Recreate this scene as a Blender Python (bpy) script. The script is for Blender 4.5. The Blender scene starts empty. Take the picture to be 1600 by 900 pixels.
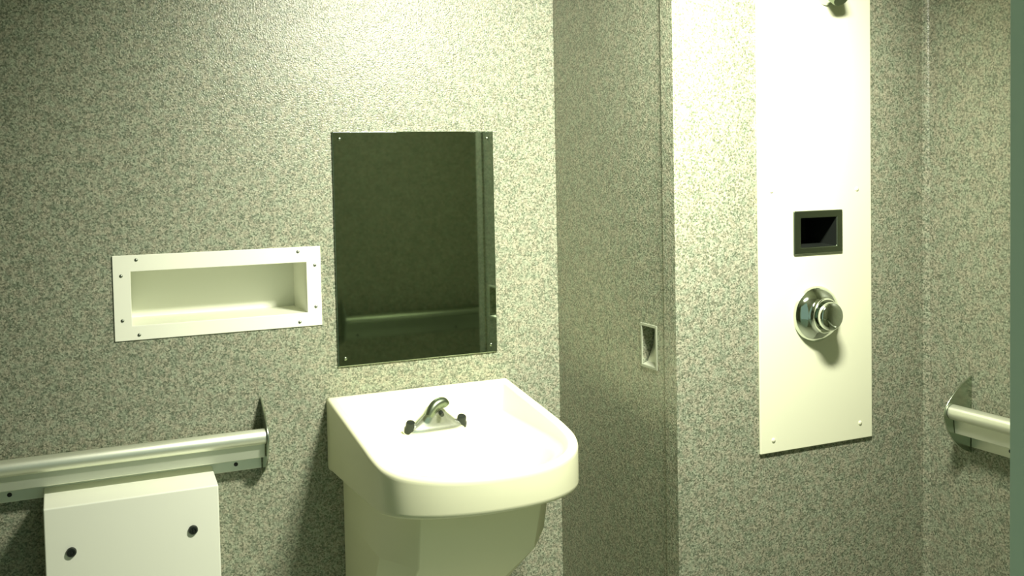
import bpy, bmesh, math
from mathutils import Vector, Matrix

# ---------------------------------------------------------------- camera
scn = bpy.context.scene
COL = scn.collection
CAM_Z = 1.33
yaw, pitch, roll, FPX, CY = 0.42036, 0.04244, -0.0201, 1549.3, 334.6
F = Vector((math.sin(yaw)*math.cos(pitch), math.cos(yaw)*math.cos(pitch), -math.sin(pitch)))
Rt = Vector((math.cos(yaw), -math.sin(yaw), 0)); Up = Rt.cross(F)
c_, s_ = math.cos(roll), math.sin(roll)
R2 = c_*Rt + s_*Up; U2 = -s_*Rt + c_*Up
cam = bpy.data.cameras.new('camera'); camo = bpy.data.objects.new('camera', cam); COL.objects.link(camo)
camo.matrix_world = Matrix(((R2.x, U2.x, -F.x, 0), (R2.y, U2.y, -F.y, 0), (R2.z, U2.z, -F.z, CAM_Z), (0, 0, 0, 1)))
cam.sensor_fit = 'HORIZONTAL'; cam.sensor_width = 36; cam.lens = FPX/1600*36
cam.shift_y = -(450-CY)/1600
cam.clip_start = .02
scn.camera = camo

# ---------------------------------------------------------------- world, exposure, lamp strength
w = bpy.data.worlds.new('world'); scn.world = w; w.use_nodes = True
bg = w.node_tree.nodes['Background']; bg.inputs[0].default_value = (.55, .82, .66, 1); bg.inputs[1].default_value = .42
scn.view_settings.view_transform = 'Standard'; scn.view_settings.look = 'None'
scn.view_settings.gamma = 1; scn.view_settings.use_curve_mapping = False
scn.view_settings.exposure = 0.0
LAMP = 2.0                      # glow of the diffuser itself
LAMP_W = 22.5                   # louvred lamp, watts
LAMP_SPREAD = 108
LAMP_AIM = (1.0, 2.05, 1.02)
LAMP_COL = (1.0, .99, .82, 1)

# ---------------------------------------------------------------- materials
def mat(name, col, rough=.5, metal=0., emis=None, es=0, spec=.5):
    m = bpy.data.materials.new(name); m.use_nodes = True
    b = m.node_tree.nodes['Principled BSDF']
    b.inputs['Base Color'].default_value = (*col, 1); b.inputs['Roughness'].default_value = rough
    b.inputs['Metallic'].default_value = metal; b.inputs['Specular IOR Level'].default_value = spec
    if emis: b.inputs['Emission Color'].default_value = emis; b.inputs['Emission Strength'].default_value = es
    return m

def noise_bump(m, scale, strength, dist, detail=2, rough_var=None):
    n = m.node_tree.nodes; l = m.node_tree.links; b = n['Principled BSDF']
    tc = n.new('ShaderNodeTexCoord'); no = n.new('ShaderNodeTexNoise')
    no.inputs['Scale'].default_value = scale; no.inputs['Detail'].default_value = detail
    l.new(tc.outputs['Object'], no.inputs['Vector'])
    bp = n.new('ShaderNodeBump'); bp.inputs['Strength'].default_value = strength; bp.inputs['Distance'].default_value = dist
    l.new(no.outputs['Fac'], bp.inputs['Height']); l.new(bp.outputs['Normal'], b.inputs['Normal'])
    if rough_var:
        mr = n.new('ShaderNodeMapRange'); mr.inputs['To Min'].default_value = rough_var[0]; mr.inputs['To Max'].default_value = rough_var[1]
        n2 = n.new('ShaderNodeTexNoise'); n2.inputs['Scale'].default_value = 9; l.new(tc.outputs['Object'], n2.inputs['Vector'])
        l.new(n2.outputs['Fac'], mr.inputs['Value']); l.new(mr.outputs['Result'], b.inputs['Roughness'])
    return m

def speckle(name, dark, mid, light, rough=.42, scale=230):
    """pebbled flecked wall coating: dark, mid and pale grains a few millimetres wide"""
    m = mat(name, mid, rough); n = m.node_tree.nodes; l = m.node_tree.links; b = n['Principled BSDF']
    tc = n.new('ShaderNodeTexCoord')
    no = n.new('ShaderNodeTexNoise'); no.inputs['Scale'].default_value = scale; no.inputs['Detail'].default_value = 1.5
    l.new(tc.outputs['Object'], no.inputs['Vector'])
    rp = n.new('ShaderNodeValToRGB'); e = rp.color_ramp.elements
    e[0].position = .28; e[0].color = (*dark, 1); e[1].position = .74; e[1].color = (*light, 1)
    k = e.new(.5); k.color = (*mid, 1)
    vo = n.new('ShaderNodeTexVoronoi'); vo.inputs['Scale'].default_value = scale*1.0
    l.new(tc.outputs['Object'], vo.inputs['Vector'])
    sp = n.new('ShaderNodeSeparateColor'); l.new(vo.outputs['Color'], sp.inputs['Color'])
    mg = n.new('ShaderNodeMix'); mg.data_type = 'FLOAT'; mg.inputs['Factor'].default_value = .40
    l.new(no.outputs['Fac'], mg.inputs['A']); l.new(sp.outputs['Red'], mg.inputs['B'])
    l.new(mg.outputs['Result'], rp.inputs['Fac'])
    # faint warm and cool flecks
    n3 = n.new('ShaderNodeTexNoise'); n3.inputs['Scale'].default_value = 60; n3.inputs['Detail'].default_value = 2
    l.new(tc.outputs['Object'], n3.inputs['Vector'])
    r3 = n.new('ShaderNodeValToRGB'); e3 = r3.color_ramp.elements
    e3[0].position = .38; e3[0].color = (.93, 1.0, .96, 1); e3[1].position = .62; e3[1].color = (1.06, 1.0, .98, 1)
    l.new(n3.outputs['Fac'], r3.inputs['Fac'])
    mx = n.new('ShaderNodeMix'); mx.data_type = 'RGBA'; mx.blend_type = 'MULTIPLY'; mx.inputs['Factor'].default_value = 1
    l.new(rp.outputs['Color'], mx.inputs['A']); l.new(r3.outputs['Color'], mx.inputs['B'])
    l.new(mx.outputs['Result'], b.inputs['Base Color'])
    bp = n.new('ShaderNodeBump'); bp.inputs['Strength'].default_value = .6; bp.inputs['Distance'].default_value = .0016
    l.new(no.outputs['Fac'], bp.inputs['Height']); l.new(bp.outputs['Normal'], b.inputs['Normal'])
    return m

M_wall = speckle('speckled_coating', (.105, .125, .085), (.26, .272, .205), (.42, .43, .33), .31, 300)
M_floor = speckle('floor_coating', (.42, .45, .35), (.60, .62, .50), (.72, .74, .62), .6, 150)
M_ceil = noise_bump(mat('ceiling_paint', (.62, .64, .50), .6), 90, .2, .001)
M_frame = noise_bump(mat('door_frame_paint', (.68, .78, .64), .45), 40, .1, .001)
M_white = noise_bump(mat('white_enamel', (.86, .88, .75), .42), 30, .04, .001, rough_var=(.38, .46))
M_shower = noise_bump(mat('cream_panel', (.84, .86, .65), .38), 25, .04, .001)
M_sink = noise_bump(mat('solid_surface', (.86, .87, .62), .42), 60, .03, .0005)
M_cab = noise_bump(mat('cabinet_paint', (.90, .92, .80), .4), 30, .04, .001)
M_chrome = noise_bump(mat('chrome', (.72, .78, .70), .06, 1), 20, .02, .0005)
M_steel = noise_bump(mat('brushed_steel', (.88, .91, .78), .40, .8), 200, .06, .0004, rough_var=(.36, .46))
M_fin = noise_bump(mat('fin_steel', (.48, .54, .44), .22, 1), 60, .03, .0004)
M_satin = noise_bump(mat('satin_chrome', (.88, .92, .78), .24, .9), 60, .04, .0004)
M_mirror = noise_bump(mat('polished_steel_mirror', (.38, .45, .35), .04, 1), 3.0, .03, .004, detail=0)
M_dsteel = noise_bump(mat('dark_steel', (.20, .24, .17), .35, 1), 80, .05, .0005)
M_tray = mat('dark_tray', (.035, .042, .036), .35, .6)
M_black = mat('black_void', (.01, .012, .014), .5)
M_pale = noise_bump(mat('pale_backing_paint', (.34, .37, .28), .5), 60, .05, .0005)
M_screw = mat('screw_metal', (.30, .33, .28), .35, 1)
M_lens = mat('lamp_diffuser', (.9, .9, .85), .5, emis=LAMP_COL, es=LAMP)

# ---------------------------------------------------------------- mesh helpers
def box(bm, x0, x1, y0, y1, z0, z1):
    v = [bm.verts.new((x, y, z)) for x in (x0, x1) for y in (y0, y1) for z in (z0, z1)]
    for f in ((0,1,3,2), (4,6,7,5), (0,4,5,1), (2,3,7,6), (0,2,6,4), (1,5,7,3)):
        bm.faces.new([v[i] for i in f])
    return v

def grid_slab(bm, us, vs, holes, d0, d1, axis):
    """solid slab in a plane with rectangular holes; us, vs the cut lines; axis 0: slab normal X (u=y, v=z); axis 1: normal Y (u=x, v=z)"""
    us = sorted(set(us)); vs = sorted(set(vs)); V = {}
    def vert(i, j, d):
        k = (i, j, d)
        if k not in V:
            u, v = us[i], vs[j]; t = d0 if d == 0 else d1
            V[k] = bm.verts.new((t, u, v) if axis == 0 else (u, t, v))
        return V[k]
    def solid(i, j):
        if i < 0 or j < 0 or i >= len(us)-1 or j >= len(vs)-1: return False
        cu = (us[i]+us[i+1])/2; cv = (vs[j]+vs[j+1])/2
        return not any(a < cu < b and c < cv < d for a, b, c, d in holes)
    for i in range(len(us)-1):
        for j in range(len(vs)-1):
            if not solid(i, j): continue
            for d in (0, 1): bm.faces.new([vert(i, j, d), vert(i+1, j, d), vert(i+1, j+1, d), vert(i, j+1, d)])
            for (ni, nj, a, b) in ((i-1, j, (i, j), (i, j+1)), (i+1, j, (i+1, j), (i+1, j+1)), (i, j-1, (i, j), (i+1, j)), (i, j+1, (i, j+1), (i+1, j+1))):
                if not solid(ni, nj): bm.faces.new([vert(*a, 0), vert(*b, 0), vert(*b, 1), vert(*a, 1)])

def lathe(bm, prof, mtx, seg=40):
    """prof: (radius, height) list, axis local z"""
    rings = []
    for r, h in prof:
        if r < 1e-6: rings.append([bm.verts.new(mtx @ Vector((0, 0, h)))])
        else: rings.append([bm.verts.new(mtx @ Vector((r*math.cos(2*math.pi*k/seg), r*math.sin(2*math.pi*k/seg), h))) for k in range(seg)])
    for a, b in zip(rings, rings[1:]):
        for k in range(seg):
            k2 = (k+1) % seg
            if len(a) == 1 and len(b) == 1: continue
            if len(a) == 1: bm.faces.new([a[0], b[k2], b[k]])
            elif len(b) == 1: bm.faces.new([a[k], a[k2], b[0]])
            else: bm.faces.new([a[k], a[k2], b[k2], b[k]])
    for rg in (rings[0], rings[-1]):
        if len(rg) > 1: bm.faces.new(rg)

def tube(bm, pts, r, seg=20):
    pts = [Vector(p) for p in pts]; rings = []
    rad = r if isinstance(r, (list, tuple)) else [r]*len(pts)
    for i, p in enumerate(pts):
        t = (pts[min(i+1, len(pts)-1)]-pts[max(i-1, 0)]).normalized()
        up = Vector((0, 0, 1)) if abs(t.z) < .9 else Vector((0, 1, 0))
        a = t.cross(up).normalized(); b = t.cross(a).normalized()
        rings.append([bm.verts.new(p+rad[i]*(math.cos(2*math.pi*k/seg)*a+math.sin(2*math.pi*k/seg)*b)) for k in range(seg)])
    for a, b in zip(rings, rings[1:]):
        for k in range(seg): bm.faces.new([a[k], a[(k+1) % seg], b[(k+1) % seg], b[k]])
    bm.faces.new(rings[0]); bm.faces.new(rings[-1])

def prism(bm, pts, x0, x1, fn):
    """extrude closed outline pts (a,b) from x0 to x1; fn(x,a,b) -> xyz"""
    A = [bm.verts.new(fn(x0, a, b)) for a, b in pts]; B = [bm.verts.new(fn(x1, a, b)) for a, b in pts]
    n = len(pts)
    for i in range(n): bm.faces.new([A[i], A[(i+1) % n], B[(i+1) % n], B[i]])
    bm.faces.new(A); bm.faces.new(B)

def smooth_curve(pts, n=8):
    P = [Vector(p) for p in pts]; out = []
    for i in range(len(P)-1):
        p0 = P[max(i-1, 0)]; p1 = P[i]; p2 = P[i+1]; p3 = P[min(i+2, len(P)-1)]
        for k in range(n):
            t = k/n
            out.append(.5*((2*p1)+(p2-p0)*t+(2*p0-5*p1+4*p2-p3)*t*t+(3*p1-p0-3*p2+p3)*t**3))
    out.append(P[-1]); return out

def obj(name, bm, m, parent=None, bevel=0, smooth=False, seg=3, sharp=40):
    bmesh.ops.recalc_face_normals(bm, faces=bm.faces)
    me = bpy.data.meshes.new(name); bm.to_mesh(me); bm.free()
    if smooth:
        for p in me.polygons: p.use_smooth = True
        me.set_sharp_from_angle(angle=math.radians(sharp))
    o = bpy.data.objects.new(name, me); COL.objects.link(o); me.materials.append(m)
    if parent:
        o.parent = parent
    if bevel:
        b = o.modifiers.new('bevel', 'BEVEL'); b.width = bevel; b.segments = seg; b.limit_method = 'ANGLE'; b.angle_limit = math.radians(35)
        b.harden_normals = True
        for p in me.polygons: p.use_smooth = True
    return o

def struct(name, bm, m, bevel=0):
    o = obj(name, bm, m, bevel=bevel); o['kind'] = 'structure'; return o

def thing(name, label, cat, loc=(0, 0, 0), rotz=0, group=None):
    o = bpy.data.objects.new(name, None); COL.objects.link(o); o.empty_display_size = .05
    o.location = loc; o.rotation_euler = (0, 0, rotz); o['label'] = label; o['category'] = cat
    if group: o['group'] = group
    return o

def rel(loc): return Matrix.Translation(-Vector(loc))

def place(bm, loc):
    """geometry written in room coordinates, turned into the thing's own coordinates"""
    bmesh.ops.transform(bm, matrix=rel(loc), verts=bm.verts); return bm

def facing(p, d):
    """matrix whose local z points along d, at p"""
    return Matrix.Translation(Vector(p)) @ Vector(d).to_track_quat('Z', 'Y').to_matrix().to_4x4()

SCREW = [(0.0, .0022), (.0022, .0021), (.0040, .0012), (.0046, 0), (.0046, -.003), (0, -.003)]
def screw(parent, loc, p, d, m=None, k=1.0):
    bm = bmesh.new(); lathe(bm, [(r*k, h*k) for r, h in SCREW], facing(p, d), 16)
    return obj('screw', place(bm, loc), m or M_screw, parent, smooth=True)

# ---------------------------------------------------------------- the room (metres; wall_back is the wall with the mirror)
YA, XC, YB, XD, YF, XL, ZC = 2.20, 1.1015, 1.670, 1.7725, .72, -1.0, 2.10
XP = XC+.0028                                # chase side sheet, set back 3 mm behind the corner wrap
JX = .885                                   # right jamb of the doorway the camera looks through
bm = bmesh.new()
grid_slab(bm, [XL, .104, .483, XC+.08], [0, 1.018, 1.145, ZC], [(.104, .483, 1.018, 1.145)], YA, YA+.22, 1)
struct('wall_back', bm, M_wall)
bm = bmesh.new()                            # side of the boxed-out shower chase
grid_slab(bm, [YB+.045, 1.7475, 1.8055, YA], [0, .914, 1.002, ZC], [(1.7475, 1.8055, .914, 1.002)], XP, XC+.08, 0)
struct('wall_chase_side', bm, M_wall)
bm = bmesh.new()                            # front of the chase, wraps 45 mm round the corner
grid_slab(bm, [XC, 1.398, 1.517, XD], [0, 1.14, 1.233, ZC], [(1.398, 1.517, 1.14, 1.233)], YB, YB+.045, 1)
struct('wall_chase_front', bm, M_wall, bevel=.0015)
bm = bmesh.new(); box(bm, XD, XD+.12, YF-.12, YB+.045, 0, ZC); struct('wall_right', bm, M_wall)
bm = bmesh.new()                            # wall with the doorway
grid_slab(bm, [XL, -.12, JX+.006, XD], [0, 1.92, ZC], [(-.12, JX+.006, 0, 1.92)], YF-.12, YF, 1)
struct('wall_front', bm, M_wall)
bm = bmesh.new(); box(bm, XL-.12, XL, YF-.12, YA+.22, 0, ZC); struct('wall_left', bm, M_wall)
bm = bmesh.new(); box(bm, XL-.12, XD+.12, -.9, YA+.22, -.1, 0); struct('floor', bm, M_floor)
bm = bmesh.new(); box(bm, XL-.12, XD+.12, YF-.12, YA+.22, ZC, ZC+.1); struct('ceiling', bm, M_ceil)
# door frame lining
bm = bmesh.new()
for x0, x1 in ((JX, JX+.006), (-.12, -.114)): box(bm, x0, x1, YF-.13, YF+.002, 0, 1.92)
box(bm, -.12, JX+.006, YF-.13, YF+.002, 1.914, 1.92)
struct('trim_1', bm, M_frame)
# coated bead in the corner right of the shower panel
bm = bmesh.new()
pts = [(0, 0), (-.014, 0), (-.011, -.005), (-.005, -.011), (0, -.014)]
prism(bm, pts, 0, ZC, lambda z, a, b: (XD+a*.5, YB+b, z)); struct('trim_2', bm, M_wall)

# ---------------------------------------------------------------- recessed shelf (niche)
L = (.2935, YA, 1.08)
t = thing('recessed_shelf', 'white recessed wall shelf with screwed flange, left of the mirror', 'shelf', L)
bm = bmesh.new()
grid_slab(bm, [.0775, .112, .478, .5105], [.9955, 1.026, 1.139, 1.1735], [(.112, .478, 1.026, 1.139)], YA-.0035, YA, 1)
obj('flange', place(bm, L), M_white, t, bevel=.0012)
bm = bmesh.new()                            # open-fronted tray with thickness
o_ = [(.106, .481, 1.020, 1.143), (.112, .478, 1.026, 1.139)]; yb_ = YA+.138
x0, x1, z0, z1 = o_[0]; X0, X1, Z0, Z1 = o_[1]
def ring(x0, x1, z0, z1, y): return [bm.verts.new(p) for p in ((x0, y, z0), (x1, y, z0), (x1, y, z1), (x0, y, z1))]
r0 = ring(x0, x1, z0, z1, yb_+.006); r1 = ring(x0, x1, z0, z1, YA); r2 = ring(X0, X1, Z0, Z1, YA); r3 = ring(X0, X1, Z0, Z1, yb_)
for a, b in ((r0, r1), (r1, r2), (r2, r3)):
    for k in range(4): bm.faces.new([a[k], a[(k+1) % 4], b[(k+1) % 4], b[k]])
bm.faces.new(r3); bm.faces.new(r0)
obj('tray', place(bm, L), M_white, t)
for x, z in ((.124, 1.163), (.460, 1.163), (.0935, 1.131), (.0935, 1.038), (.125, 1.006), (.460, 1.006), (.497, 1.038), (.497, 1.131)):
    screw(t, L, (x, YA-.0035, z), (0, -1, 0), k=.8)

# ---------------------------------------------------------------- mirror
L = (.739, YA, .897)
t = thing('steel_mirror', 'rectangular polished steel mirror screwed above the sink', 'mirror', L)
bm = bmesh.new(); box(bm, .5435, .935, YA-.006, YA, .8967, 1.4286)
obj('mirror_plate', place(bm, L), M_mirror, t, bevel=.0016, seg=2)
for x, z in ((.560, 1.412), (.919, 1.412), (.560, .915), (.919, .915)):
    screw(t, L, (x, YA-.006, z), (0, -1, 0), M_dsteel)

# ---------------------------------------------------------------- sink
L = (.7375, YA, 0)
t = thing('wall_sink', 'cream moulded sink with bowed front and pedestal below the mirror', 'sink', L)
half = [(.515, 2.2), (.515, 2.05), (.515, 1.92), (.5155, 1.835), (.523, 1.785), (.548, 1.745), (.60, 1.712), (.667, 1.692), (.7375, 1.686),
        (.81, 1.693), (.87, 1.716), (.918, 1.757), (.947, 1.812), (.958, 1.88), (.960, 1.96), (.960, 2.06), (.960, 2.2)]
outl = [Vector((p.x, p.y)) for p in smooth_curve([(a, b, 0) for a, b in half], 6)]
outl += [Vector((.96-(.445)*k/12, 2.2)) for k in range(1, 12)]
cen = Vector((.7375, 1.93))
def inset(P, d):
    out = []
    n = len(P)
    for i in range(n):
        a = P[i-1]; b = P[(i+1) % n]; tg = (b-a).normalized(); nn = Vector((-tg.y, tg.x))
        if nn.dot(cen-P[i]) < 0: nn = -nn
        q = P[i]+nn*d
        out.append(q)
    return out
def clampbox(P, x0, x1, y1): return [Vector((min(max(p.x, x0), x1), min(p.y, y1))) for p in P]
top = lambda y: .8306-.135*(2.2-y)
bot = lambda y: .664+.05*(2.2-y)
rings = []
def addring(P, zf): rings.append([bm.verts.new((p.x, p.y, zf(p))) for p in P])
bm = bmesh.new()
ins = lambda d: clampbox(inset(outl, d), .515+d, .96-d, 2.2-d)
low = clampbox(inset(outl, .010), .519, .956, 2.2)
addring(low, lambda p: bot(p.y)); addring(clampbox(inset(outl, .004), .516, .959, 2.2), lambda p: bot(p.y)+.002)
addring(clampbox(inset(outl, .001), .5152, .9598, 2.2), lambda p: bot(p.y)+.006); addring(outl, lambda p: bot(p.y)+.012); addring(outl, lambda p: top(p.y)-.012)
addring(outl, lambda p: top(p.y)-.007); addring(clampbox(inset(outl, .002), .517, .958, 2.198), lambda p: top(p.y)-.002)
addring(ins(.006), lambda p: top(p.y)); addring(ins(.017), lambda p: top(p.y)-.001); addring(ins(.022), lambda p: top(p.y)-.006)
DECK = .752
addring(ins(.028), lambda p: min(top(p.y)-.012, DECK+.010)); addring(ins(.034), lambda p: min(DECK+.001, top(p.y)-.016))
def bowl(rx, ry, z, yc=1.875):
    P = []
    for p in outl:
        a = math.atan2(p.y-cen.y, p.x-cen.x); P.append(Vector((.7375+rx*math.cos(a), yc+ry*math.sin(a))))
    addring(P, lambda p: z)
bowl(.180, .150, DECK-.001); bowl(.168, .138, DECK-.010); bowl(.150, .122, .718); bowl(.11, .088, .698); bowl(.03, .024, .692)
n = len(outl)
for a, b in zip(rings, rings[1:]):
    for k in range(n): bm.faces.new([a[k], a[(k+1) % n], b[(k+1) % n], b[k]])
bm.faces.new(rings[-1]); bm.faces.new(rings[0])
obj('basin', place(bm, L), M_sink, t, smooth=True, sharp=75)
bm = bmesh.new(); lathe(bm, [(0, .002), (.018, .002), (.022, .004), (.025, .003), (.025, -.003), (0, -.003)], Matrix.Translation((.7375, 1.875, .6935)), 28)
obj('drain', place(bm, L), M_chrome, t, smooth=True)
# faceted pedestal: horizontal sections narrowing towards the floor
def sec(z, k):   # k 0 top .. 1 bottom
    f = 1.80+.25*k; c = 1.90+.17*k; xa = .548; xb = .930-.13*k; xi = .60-.0*k; xj = .865-.13*k
    return [(xa, YA, z), (xa, c, z), (xi, f, z), (xj, f, z), (xb, c, z), (xb, YA, z)]
bm = bmesh.new(); S_ = []
for z, k in ((.690, 0), (.555, .10), (.40, .65), (.12, 1.0), (0, 1.0)):
    S_.append([bm.verts.new(p) for p in sec(z, k)])
for a, b in zip(S_, S_[1:]):
    for i in range(6): bm.faces.new([a[i], a[(i+1) % 6], b[(i+1) % 6], b[i]])
bm.faces.new(S_[0]); bm.faces.new(S_[-1])
obj('pedestal', place(bm, L), M_sink, t, bevel=.003)

# ---------------------------------------------------------------- tap on the sink deck
L = (.737, 2.10, DECK)
t = thing('sink_faucet', 'small chrome push-button tap standing on the sink deck', 'faucet', L)
bm = bmesh.new()
loopP = []
def oval(hx, hy, z): return [bm.verts.new((.737+hx*math.copysign(abs(math.cos(a))**.7, math.cos(a)), 2.10+hy*math.copysign(abs(math.sin(a))**.8, math.sin(a)), z)) for a in [2*math.pi*k/40 for k in range(40)]]
O = [oval(.074, .028, DECK), oval(.074, .028, DECK+.006), oval(.070, .025, DECK+.012), oval(.050, .022, DECK+.022), oval(.028, .020, DECK+.040), oval(.018, .017, DECK+.052), oval(.010, .010, DECK+.056)]
for a, b in zip(O, O[1:]):
    for k in range(40): bm.faces.new([a[k], a[(k+1) % 40], b[(k+1) % 40], b[k]])
bm.faces.new(O[0]); bm.faces.new(O[-1])
obj('deck_body', place(bm, L), M_satin, t, smooth=True)
bm = bmesh.new()
sp = smooth_curve([(.714, 2.072, .792), (.722, 2.074, .805), (.734, 2.077, .815), (.750, 2.080, .818), (.758, 2.081, .810)], 5)
tube(bm, sp, [.0095+.0020*math.sin(math.pi*i/(len(sp)-1)) for i in range(len(sp))], 20)
s = obj('spout', place(bm, L), M_dsteel, t, smooth=True)
bm = bmesh.new(); lathe(bm, [(0, .012), (.0045, .012), (.0055, .010), (.0055, 0), (0, 0)], facing((.742, 2.073, .797), (0, -.8, -.3)), 20)
obj('aerator', place(bm, L), M_tray, s, smooth=True)
for x in (.676, .798):
    bm = bmesh.new()
    lathe(bm, [(.013, 0), (.013, .010), (.0105, .013), (.0105, .022), (.009, .025), (0, .0255)], facing((x, 2.095, DECK+.004), (0, -.35, .94)), 24)
    obj('push_button', place(bm, L), M_tray, t, smooth=True)

# ---------------------------------------------------------------- grab rails with plate and end fin
def rail(label, loc, rotz, length, screws, s=1, far_cap=False, m=None):
    m = m or M_steel
    t = thing('grab_rail', label, 'grab rail', loc, rotz)
    fn = lambda x, a, b: (s*x, a, b)
    bm = bmesh.new(); prism(bm, [(.058+.0165*math.cos(a), .0165*math.sin(a)) for a in [2*math.pi*k/28 for k in range(28)]], .001, length, fn)
    obj('tube', bm, m, t, smooth=True)
    pl = [(.056, -.014), (.052, -.047), (.004, -.053), (.004, -.083), (0, -.083), (0, -.049), (.047, -.043), (.050, -.014)]
    bm = bmesh.new(); prism(bm, pl, .001, length, fn)
    obj('closure_plate', bm, m, t, bevel=.0012, seg=2)
    cap = [(p.x, p.y) for p in smooth_curve([(0, .074, 0), (.028, .058, 0), (.056, .036, 0), (.078, .010, 0), (.080, -.014, 0), (.066, -.048, 0), (.036, -.080, 0), (0, -.097, 0)], 5)]
    for x in ((0, length) if far_cap else (0,)):
        bm = bmesh.new(); prism(bm, cap, x-.0035, x, fn)
        obj('end_fin', bm, M_fin, t, bevel=.0012, seg=2)
    for x in screws:
        bm = bmesh.new(); lathe(bm, SCREW, facing((s*x, .004, -.068), (0, 1, 0)), 16)
        obj('screw', bm, M_black, t, smooth=True)
    return t
rail('long stainless steel grab rail on the flecked wall above the white cabinet', (.368, YA, .775), math.pi, 1.34, (.056, .496, .936))
rail('short stainless steel grab rail on the right-hand wall by the doorway edge', (XD, 1.541, .797), math.pi/2, .72, (.10, .54), s=-1, far_cap=True)
rail('steel grab rail on the doorway wall, seen reflected in the mirror', (.925, YF, .79), 0, .84, (.06, .46), m=M_fin)  # darker steel than the other rails, dim reflections put into its colour

# ---------------------------------------------------------------- cabinet under the rail
L = (.098, YA, .35)
t = thing('wall_cabinet', 'white metal box cabinet with two round locks below the long grab rail', 'cabinet', L)
bm = bmesh.new()
prism(bm, [(YA, .38), (YA, .712), (2.095, .698), (2.095, .38)], -.066, .2615, lambda x, a, b: (x, a, b))
body = obj('body', place(bm, L), M_cab, t, bevel=.003)
for x, z in ((-.019, .607), (.2085, .613)):
    bm = bmesh.new(); lathe(bm, [(.0095, -.002), (.0095, .003), (.008, .006), (.005, .0062), (.0045, .0045), (0, .0045)], facing((x, 2.095, z), (0, -1, 0)), 28)
    k = obj('lock', place(bm, L), M_tray, t, smooth=True)
    bm = bmesh.new(); box(bm, x-.001, x+.001, 2.0890, 2.0915, z-.0035, z+.004)
    obj('keyway', place(bm, L), M_black, k)

# ---------------------------------------------------------------- recessed pull in the chase side
L = (XP, 1.7765, .958)
t = thing('recessed_plate', 'small upright recessed steel cup in the side of the shower chase', 'recessed plate', L)
bm = bmesh.new()
grid_slab(bm, [1.7445, 1.7505, 1.8025, 1.8085], [.911, .917, .999, 1.005], [(1.7505, 1.8025, .917, .999)], XP-.002, XP, 0)
obj('rim', place(bm, L), M_pale, t, bevel=.0007, seg=2)
bm = bmesh.new()                            # scooped cup: deep at the top, shallow at the bottom
prof = [(0, .999), (.024, .997), (.030, .985), (.026, .955), (.012, .922), (0, .917)]
out = prof + [(a+.002, b) for a, b in reversed(prof[1:-1])]
prism(bm, [(a, b) for a, b in prof[:]] + [(.002, .915), (.014, .920), (.028, .954), (.032, .986), (.026, 1.0), (0, 1.001)], 1.7505, 1.8025, lambda y, a, b: (XP+a, y, b))
obj('cup', place(bm, L), M_steel, t, smooth=True)

# ---------------------------------------------------------------- shower panel, soap dish, push valve, shower head
L = (1.455, YB, .728)
t = thing('shower_column', 'tall narrow cream shower panel with a square dark soap recess', 'shower panel', L)
bm = bmesh.new()
grid_slab(bm, [1.3025, 1.402, 1.513, 1.6085], [.728, 1.144, 1.229, 1.86], [(1.402, 1.513, 1.144, 1.229)], YB-.006, YB, 1)
obj('panel', place(bm, L), M_shower, t, bevel=.002)
for x, z in ((1.567, 1.278), (1.573, .763), (1.336, .755), (1.336, 1.28), (1.336, 1.80), (1.573, 1.80)):
    screw(t, L, (x, YB-.006, z), (0, -1, 0), M_shower, k=1.1)
bm = bmesh.new()
grid_slab(bm, [1.3915, 1.410, 1.507, 1.5235], [1.1435, 1.158, 1.220, 1.2355], [(1.410, 1.507, 1.158, 1.220)], YB-.011, YB-.006, 1)
sd = obj('soap_dish', place(bm, L), M_dsteel, t, bevel=.003); sd['label'] = 'dark steel recessed soap dish'
bm = bmesh.new(); yb_ = YB+.085
r0 = ring(1.404, 1.511, 1.150, 1.226, yb_+.002); r1 = ring(1.404, 1.511, 1.150, 1.226, YB-.0062)
r2 = ring(1.410, 1.507, 1.158, 1.220, YB-.008); r3 = ring(1.414, 1.503, 1.164, 1.216, yb_)
for a, b in ((r0, r1), (r1, r2), (r2, r3)):
    for k in range(4): bm.faces.new([a[k], a[(k+1) % 4], b[(k+1) % 4], b[k]])
bm.faces.new(r3); bm.faces.new(r0)
obj('tray', place(bm, L), M_tray, sd)  # near-black colour carries the shade inside the recess
L = (1.450, YB-.006, 1.014)
t = thing('shower_valve', 'round chrome push-button shower valve on the shower panel', 'shower valve', L)
mt = facing(L, (0, -1, 0))
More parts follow.
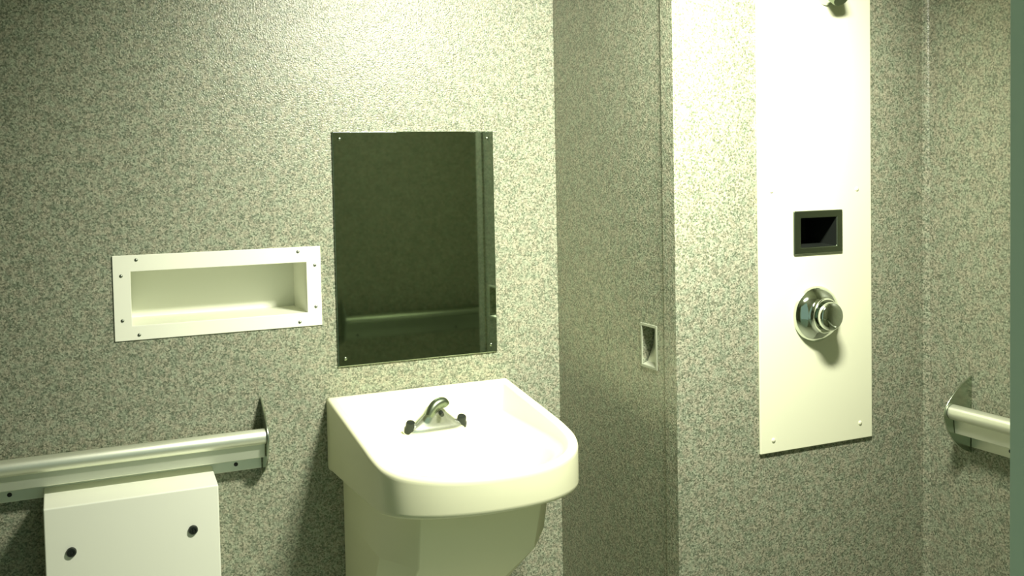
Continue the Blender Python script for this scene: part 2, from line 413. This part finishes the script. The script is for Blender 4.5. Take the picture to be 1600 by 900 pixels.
bm = bmesh.new(); lathe(bm, [(.060, 0), (.0605, .004), (.057, .011), (.049, .020), (.040, .026), (.036, .029), (.034, .036), (0, .036)], mt, 56)
obj('escutcheon', place(bm, L), M_chrome, t, smooth=True)
bm = bmesh.new(); lathe(bm, [(.024, .035), (.024, .037), (.029, .039), (.030, .042), (.030, .050), (.027, .054), (.018, .057), (0, .058)], mt, 48)
obj('push_button', place(bm, L), M_chrome, t, smooth=True)
L = (1.485, YB-.006, 1.70)
t = thing('shower_head', 'small chrome conical shower head high on the shower panel', 'shower head', L)
bm = bmesh.new(); lathe(bm, [(.030, 0), (.030, .004), (.026, .010), (.024, .030), (0, .032)], facing(L, (0, -1, 0)), 36)
obj('body', place(bm, L), M_chrome, t, smooth=True)
bm = bmesh.new(); lathe(bm, [(.021, 0), (.022, .014), (.019, .030), (.017, .033), (0, .033)], facing((1.485, YB-.030, 1.70), (0, -.75, -.8)), 36)
obj('nozzle', place(bm, L), M_dsteel, t, smooth=True)

# ---------------------------------------------------------------- ceiling lamp, above the frame of the photograph
YL = .97
L = (.95, YL, ZC)
t = thing('ceiling_lamp', 'white security lamp on the ceiling in front of the sink, lighting the room', 'lamp', L)
bm = bmesh.new(); box(bm, .75, 1.15, YL-.12, YL+.12, ZC-.02, ZC)
obj('backplate', place(bm, L), M_white, t, bevel=.004)
bm = bmesh.new(); prism(bm, [(YL-.10, ZC-.02), (YL-.10, ZC-.08), (YL-.05, ZC-.13), (YL+.02, ZC-.13), (YL+.10, ZC-.05), (YL+.10, ZC-.02)], .78, 1.12, lambda x, a, b: (x, a, b))
obj('diffuser', place(bm, L), M_lens, t, bevel=.008)
la = bpy.data.lights.new('lamp_light', 'AREA'); la.shape = 'RECTANGLE'; la.size = .30; la.size_y = .10; la.energy = LAMP_W
la.color = LAMP_COL[:3]; la.spread = math.radians(LAMP_SPREAD)
lo = bpy.data.objects.new('lamp_light', la); COL.objects.link(lo)
p0 = Vector((.95, YL+.075, ZC-.115)); aim = Vector(LAMP_AIM)
lo.rotation_euler = (aim-p0).to_track_quat('-Z', 'Y').to_euler(); lo.location = p0-Vector(L); lo.parent = t
